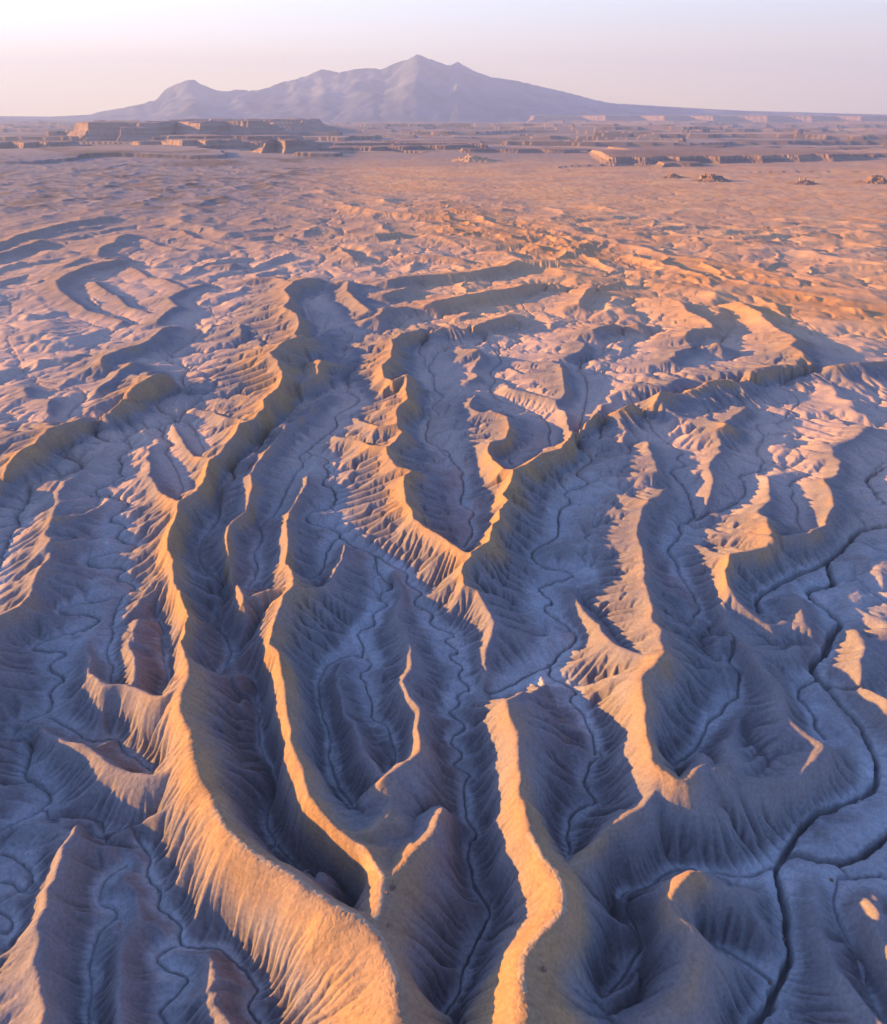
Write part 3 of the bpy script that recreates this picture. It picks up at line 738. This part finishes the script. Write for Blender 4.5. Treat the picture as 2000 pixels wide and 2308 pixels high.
# ---------------------------------------------------------------- the far mountain
MD = 24000.0
SKY = [(-700,233),(-300,232),(0,233),(100,234),(180,230),(200,224),(245,217),(290,208),(318,200),(335,183),(345,176),(383,162),(402,160),(412,168),(440,180),(460,184),(480,180),(520,182),(545,176),(570,166),(600,160),(630,150),(655,140),(690,146),(720,140),(750,138),(775,140),(800,128),(825,121),(845,111),(875,122),(905,133),(925,125),(960,145),(990,155),(1045,163),(1060,167),(1110,178),(1150,187),(1200,200),(1235,207),(1330,213),(1500,222),(1792,230),(2600,233)]
sx = np.array([p[0] for p in SKY], float); sy = np.array([p[1] for p in SKY], float)
mx = np.linspace(-17500, 17500, 841); my = np.linspace(16500, 33000, 361)
MX, MY = np.meshgrid(mx, my)
dispx = 896 + 1600*(MX/MY)/CP*1.0*(CP*1.0)/(CP)*0 + 1600*MX/(MY*CP)*1.0
# at the horizon one display pixel is 1/(1600/cos(pitch)) of the distance
SC = 1600.0/CP
dispx = 896 + 1600*MX/(MY*CP)
hs = (231-np.interp(dispx, sx, sy))/(1600.0/CP*1.0)*CP*0
ang = (229-np.interp(dispx, sx, sy))*CP*CP/1600.0        # tangent of the elevation angle near the horizon
crest = np.maximum(ang*MD + CAM_H, 0)
yr = MD + 900*noise(MX/5200, MX*0, 301) + 500*noise(MX/1700, MX*0, 302)
d = (MY-yr)
wid = 1500 + 3.1*crest*0.9
prof = np.exp(-(np.abs(d)/wid)**1.25)
MZ = crest*prof*(1+0.0*d)
env = sstep(30, 500, crest)
MZ += env*(420*ridged(MX/2100, MY/3400, 311, 4, 0.55)**1.4 - 170)*prof
MZ += env*110*fbm(MX/700, MY/700, 315, 4, 0.6)
MZ += 70*np.exp(-((d+5200)/2500)**2)*(0.4+fbm(MX/1500, MY/1500, 318, 4))
edge = sstep(0, 2500, MX-mx[0])*sstep(0, 2500, mx[-1]-MX)*sstep(0, 2200, MY-my[0])*sstep(0, 2500, my[-1]-MY)
MZ = MZ*edge
MZ, _ = erode(MZ, MX.astype(np.float32), MY.astype(np.float32), 40, 0.014, 0.45, 40.0, fill=8, seed=11)
# keep the skyline where the photograph has it
for _ in range(3):
    el = (MZ-CAM_H)/MY
    col_of = np.round((dispx-0)/6).astype(int)
    tgt = (229-np.interp(np.arange(-200, 2100, 6), sx, sy))*CP*CP/1600.0
    ok = (col_of >= -33) & (col_of < len(tgt)-40)
    mxel = np.full(len(tgt)+80, -1.0); np.maximum.at(mxel, col_of[ok]+34, el[ok])
    want = (229-np.interp((np.arange(len(mxel))-34)*6.0, sx, sy))*CP*CP/1600.0
    ratio = np.where(mxel > -0.5, (want*MD+CAM_H)/np.maximum(mxel*MD+CAM_H, 20), 1)
    ratio = np.clip(ratio, 0.5, 2.0)
    ratio = np.convolve(np.pad(ratio, 1, 'edge'), [.25, .5, .25], 'valid')
    MZ = MZ*np.interp(dispx/6.0+34, np.arange(len(mxel)), ratio)
MZ = MZ - 14
mountain_me = grid_mesh("mountain", np.stack([MX, MY, MZ], -1))
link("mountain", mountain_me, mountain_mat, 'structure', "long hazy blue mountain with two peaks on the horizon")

# ---------------------------------------------------------------- mesas and benches: rim outline, cliff, talus
def far_ground(px, py):
    x, y = ground(px, py, 0.0)
    return np.array([x, y])
def ground_z(x, y):
    ir = np.clip(np.searchsorted(rad, np.hypot(x, y)), 0, NR-1)
    it = np.clip(np.round(np.interp(np.arctan2(x, y)/half[ir], TT, np.arange(NT))).astype(int), 0, NT-1)
    return Z[ir, it]
def mesa(name, front, height, depth, mat, seed, talus=0.5, rough=0.4, label=None, tiers=1):
    """front: base line in photo pixels, left to right; a grid of its own with talus, cliff bands and a flat cap"""
    f = np.array([far_ground(u, v) for u, v in front])
    f = f[np.argsort(f[:,0])]
    h = height; st = max(h*0.09, (f[-1,0]-f[0,0])/700)
    xs = np.arange(f[0,0]-2*h, f[-1,0]+2*h, st)
    yf = np.interp(xs, f[:,0], f[:,1])
    rows = [-2.5*h]
    while rows[-1] < depth+1.5*h:
        rows.append(rows[-1] + h*(0.07 if rows[-1] < 5*h else 0.35))
    rows = np.array(rows)
    XX = np.repeat(xs[None], len(rows), 0); YY = yf[None] + rows[:,None]
    q = 1.0/h
    inn = np.minimum(np.minimum(rows[:,None]+0*XX, depth-rows[:,None]), np.minimum(XX-f[0,0], f[-1,0]-XX))
    inn = inn + h*rough*(2.6*fbm(XX*q/4.5, YY*q/7, seed, 3) + 0.9*fbm(XX*q/1.2, YY*q/2.4, seed+3, 3))
    inn = inn + h*0.22*(ridged(XX*q/0.55, YY*q/1.6, seed+5, 2)-0.5)
    t = inn*q
    z = np.interp(t, [-0.2, 0, 0.8, 1.1, 1.16, 1.28, 1.33, 1.6, 3.0], [-0.12, 0, talus*0.72, talus, talus+0.2, talus+0.23, 0.94, 0.99, 1.02])
    z = z*(1+0.12*fbm(XX*q/9, YY*q/9, seed+9, 2)) + 0.025*fbm(XX*q/0.5, YY*q/0.5, seed+11, 3)*(t > 0)
    g0 = ground_z(XX, YY); gm = np.median(g0)
    ZZ = np.where(t > -0.2, np.minimum(g0, gm + 0.1*h) + z*h, g0 - 0.15*h) - 0.02*h
    return link(name, grid_mesh(name, np.stack([XX, YY, ZZ], -1)), mat, 'structure', label)
def t1(s, ox=0):      # tile of the upper strip: 1.792 tile units per photo pixel
    return [(ox + float(w.split(',')[0])/1.792, float(w.split(',')[1])/1.792) for w in s.split()]
mesa("mesa", t1("270,571.5 340,581.7 470,585.9 560,576.3 620,583.5 700,575.1 800,581.1 900,572.7 1000,575.1 1080,570.3 1150,571.5"), 78, 2600, rock_mat, 401, rough=0.28, label="long flat topped mesa with a sunlit left end")
mesa("mesa", t1("470,615.6 520,611.4 560,615 640,613.8 690,622.2 730,628.2 790,624.6 830,628.2 880,622.2 920,622.2 1000,617.4 1050,618.6 1160,613.8"), 40, 900, rock_mat, 411, rough=0.28, label="lower dark mesa in front of the long mesa")
mesa("mesa", t1("1015,640 1060,646 1110,640 1150,646 1200,640 1260,636"), 46, 700, rock_mat, 421, rough=0.28, label="ribbed bluff with pale left flank")
mesa("mesa", t1("1230,633 1290,628 1340,631 1420,627 1500,629 1560,625 1650,626 1700,622 1800,624 1900,620 2000,621"), 26, 800, rock_mat, 425, rough=0.16, label="low broken dark ledge right of the ribbed bluff")
mesa("mesa", t1("-200,632 -60,630 40,625 90,630 150,626 215,629"), 26, 500, rock_mat, 431, rough=0.28, label="small dark mesa at the left edge")
mesa("mesa", t1("770,633.7 840,634.6 900,633.7 990,634.8 1100,633.7 1180,634.6 1300,633.7 1400,634.6 1500,633.7 1580,634.8 1660,634.1", 1000), 15, 700, rock_mat, 441, rough=0.16, label="long red bench with a dark front cliff, the farther one on the right")
mesa("mesa", t1("640,678 700,680.2 760,678.9 820,680.6 900,678 960,680.2 1050,678.4 1120,680.6 1200,678.4 1290,680.2 1350,678 1440,679.8 1500,678 1570,680.2 1640,678.4 1730,678", 1000), 20, 420, rock_mat, 451, rough=0.16, label="long red bench with a ribbed dark cliff, the nearer one on the right")
mesa("mesa", t1("250,624.1 330,627 420,626.5 470,628.7 540,627.4 640,626.3", 1000), 14, 300, rock_mat, 461, rough=0.16, label="low red rise left of the long red benches")
mesa("mesa", t1("60,650 120,650.9 200,649.6 300,651.3 380,650 480,651.8 560,650.4", 1000), 12, 260, rock_mat, 465, rough=0.16, label="low dark ledge beyond the orange plain")
mesa("mesa", t1("880,687.3 930,686 1000,687.3 1060,685.5", 1000), 9, 160, rock_mat, 467, rough=0.16, label="low broken ledge left of the pinnacles")
mesa("escarpment", t1("330,495.5 480,495.1 560,494.3 660,495.3 800,494.3 900,495.5 1000,494.6 1100,495.5 1200,494.6 1320,495.5 1400,494.6 1500,495.3 1600,494.3 1700,495.1 1800,494.3 1900,495.3 2100,494.6", 1000), 150, 3000, rock_mat, 471, talus=0.55, rough=0.06, label="pale hazy cliff line along the right horizon")
# ---------------------------------------------------------------- rocks one can point at
rust_mat, nt, bs = new_mat("rust_rock")
B_ = NB(nt)
geo = B_.n('ShaderNodeNewGeometry')
c1 = B_.mix(B_.ramp(B_.noise(geo.outputs['Position'], 2.0, 5), 0.35, 0.65), (0.16, 0.105, 0.08), (0.25, 0.165, 0.12))
B_.l(c1, bs.inputs['Base Color'])
B_.l(B_.bump(B_.noise(geo.outputs['Position'], 6.0, 5), 0.6, 0.1), bs.inputs['Normal'])
cliff_mat, nt, bs = new_mat("pale_cliff_rock")
B_ = NB(nt)
geo = B_.n('ShaderNodeNewGeometry')
c1 = B_.mix(B_.ramp(B_.noise(geo.outputs['Position'], 0.08, 5), 0.35, 0.65), (0.34, 0.22, 0.14), (0.46, 0.31, 0.20))
B_.l(c1, bs.inputs['Base Color'])
import bmesh
def march(px, py):
    """where the sight line of a photo pixel meets the eroded ground"""
    a, b = (px-1000.0)/FPX, (1154.0-py)/FPX
    dv = np.array([a, CP + b*SP, -SP + b*CP])
    t = np.linspace(60, 6000, 20000) if dv[2] > -0.15 else np.linspace(60, 700, 6000)
    x, y, z = dv[0]*t, dv[1]*t, CAM_H + dv[2]*t
    hit = np.nonzero(z < ground_z(x, y))[0]
    i = hit[0] if len(hit) else -1
    return x[i], y[i], float(ground_z(x[i:i+1], y[i:i+1])[0]) if i >= 0 else z[i]
def boulder_mesh(name, r, seed, squash):
    bm = bmesh.new(); bmesh.ops.create_icosphere(bm, subdivisions=4, radius=1.0)
    co = np.array([v.co for v in bm.verts])
    n1 = fbm(co[:,0]*1.3+seed, co[:,1]*1.3+co[:,2]*1.1, seed, 3); n2 = np.round((co[:,2]+co[:,0]*0.3+seed)*3)/3
    k = 1 + 0.55*n1 + 0.08*np.sin(n2*9)
    co = co*k[:,None]*np.array([r, r*0.8, r*squash])
    for v, c in zip(bm.verts, co): v.co = c
    me = bpy.data.meshes.new(name); bm.to_mesh(me); bm.free(); me.materials.append(rust_mat)
    return me
def tp(tile, u, v): return TILES[tile][0] + u/2.56, TILES[tile][1] + v/2.56
for i, (tile, u, v, r, lab) in enumerate([
    ('H', 606, 490, 0.85, "largest rusty boulder on the shaded edge of the saddle where two lit ridges meet"),
    ('H', 596, 505, 0.55, "small rusty boulder just below the largest one on the saddle edge"),
    ('H', 566, 528, 0.6, "dark boulder at the lower end of the rubble on the saddle edge"),
    ('H', 577, 716, 0.5, "lone pale boulder on the shaded slope right of the ridge junction"),
    ('H', 516, 790, 0.5, "dark boulder on the crest path below the ridge junction"),
    ('H', 1476, 969, 0.8, "dark boulder alone on the slope right of the long lit central ridge"),
    ('I', 1196, 798, 0.6, "reddish boulder on the left bank of the dark winding arroyo"),
    ('I', 1112, 1046, 0.7, "red boulder on the silt flat left of the arroyo near the bottom"),
    ('I', 1470, 455, 0.6, "reddish boulder on the pale flat right of the arroyo fork")]):
    x, y, z = march(*tp(tile, u, v))
    o = link("boulder", boulder_mesh("boulder", r*0.7, 500+i*7, 0.7), None)
    o.location = (x, y, z + 0.15*r); o.rotation_euler = (0.1*i, 0.07*i, 1.3*i)
    o['label'] = lab; o['category'] = "boulder"; o['group'] = "loose boulders on the near slopes"
def butte(px, py, width, height, seed, label, towers=()):
    x0, y0, z0 = march(px, py)
    n = 90
    a = np.linspace(-1, 1, n); AX, AY = np.meshgrid(a*width*0.62, a*width*0.5)
    q = 1.0/width
    r = np.sqrt((AX*q/0.5)**2 + (AY*q/0.42)**2) + 0.30*fbm(AX*q*5+seed, AY*q*5, seed, 4, 0.55)
    t = 1-r
    z = np.interp(t, [-0.2, 0, 0.45, 0.62, 0.66, 0.80, 0.84, 1.2], [-0.1, 0, 0.34, 0.50, 0.72, 0.76, 0.95, 1.02])*height
    z = z + 0.05*height*fbm(AX*q*18, AY*q*18, seed+3, 3)
    gz = ground_z(AX+x0, AY+y0) - z0
    o = link("butte", grid_mesh("butte", np.stack([AX, AY, np.where(t > -0.12, z + np.minimum(gz, 0.1*height), gz-1.5)], -1)), cliff_mat if len(towers) > 3 else rust_mat)
    o.location = (x0, y0, z0 - 0.3); o['label'] = label; o['category'] = "butte"; o['group'] = "small buttes beyond the orange plain"
    for k, (dx, w, h) in enumerate(towers):
        bm = bmesh.new(); rings = []
        for j, f in enumerate((0, 0.15, 0.4, 0.62, 0.68, 0.9, 1.0)):
            rr = w*(1.15, 0.9, 0.72, 0.62, 0.74, 0.66, 0.3)[j]
            rings.append([bm.verts.new((rr*math.cos(s_)*(1+0.35*math.sin(3*s_+seed+j+k)), rr*0.8*math.sin(s_)*(1+0.25*math.cos(2*s_+j)), h*f)) for s_ in np.linspace(0, 2*math.pi, 15)[:-1]])
        for r0, r1 in zip(rings[:-1], rings[1:]):
            for i in range(14): bm.faces.new((r0[i], r0[(i+1)%14], r1[(i+1)%14], r1[i]))
        bm.faces.new(rings[-1])
        me = bpy.data.meshes.new("pinnacle"); bm.to_mesh(me); bm.free()
        p = link("pinnacle", me, cliff_mat); p.parent = o
        ix = int(np.clip((dx*width/(width*0.62)+1)/2*(n-1), 0, n-1))
        p.location = (dx*width, 0, float(z[n//2, ix]) - 0.25*h)
def t2(u, v): return 1000 + u/1.792, v/1.792
butte(*t2(1085, 729), 105, 17, 601, "butte with a square rock tower on its left shoulder", ((-0.28, 4.5, 11), (-0.20, 3.5, 8)))
butte(*t2(925, 716), 70, 11, 611, "low dark butte left of the butte with the square tower")
butte(*t2(1455, 741), 90, 9, 621, "low mound carrying two thin rock fingers", ((-0.12, 2.6, 11), (0.02, 2.6, 10), (0.25, 3.0, 6)))
butte(*t2(1745, 737), 100, 18, 631, "broad dark butte at the right edge of the picture")
butte(*t2(120, 648), 150, 16, 641, "sunlit ragged rock wall beyond the middle of the orange plain", ((-0.3, 5, 9), (-0.1, 6, 8), (0.12, 6, 8), (0.3, 5, 6)))
# ---------------------------------------------------------------- the air
hx, hy0, hy1, hz0, hz1 = 25000.0, -1500.0, 38500.0, -45.0, 2150.0
hv = [(x, y, z) for z in (hz0, hz1) for x, y in ((-hx, hy0), (hx, hy0), (hx, hy1), (-hx, hy1))]
hf_ = [(3,2,1,0), (4,5,6,7), (0,1,5,4), (1,2,6,5), (2,3,7,6), (3,0,4,7)]
hme = bpy.data.meshes.new("haze"); hme.from_pydata(hv, [], hf_); hme.update()
hmat = bpy.data.materials.new("haze_air"); hmat.use_nodes = True
hn = hmat.node_tree
for n in list(hn.nodes): hn.nodes.remove(n)
ho = hn.nodes.new('ShaderNodeOutputMaterial'); hp = hn.nodes.new('ShaderNodeVolumePrincipled')
hp.inputs['Color'].default_value = (0.34, 0.50, 1.0, 1)
hp.inputs['Density'].default_value = 5.2e-5
hp.inputs['Anisotropy'].default_value = 0.1
hn.links.new(hp.outputs[0], ho.inputs['Volume'])
link("haze", hme, hmat, 'stuff')
print("script", time.time()-T0)
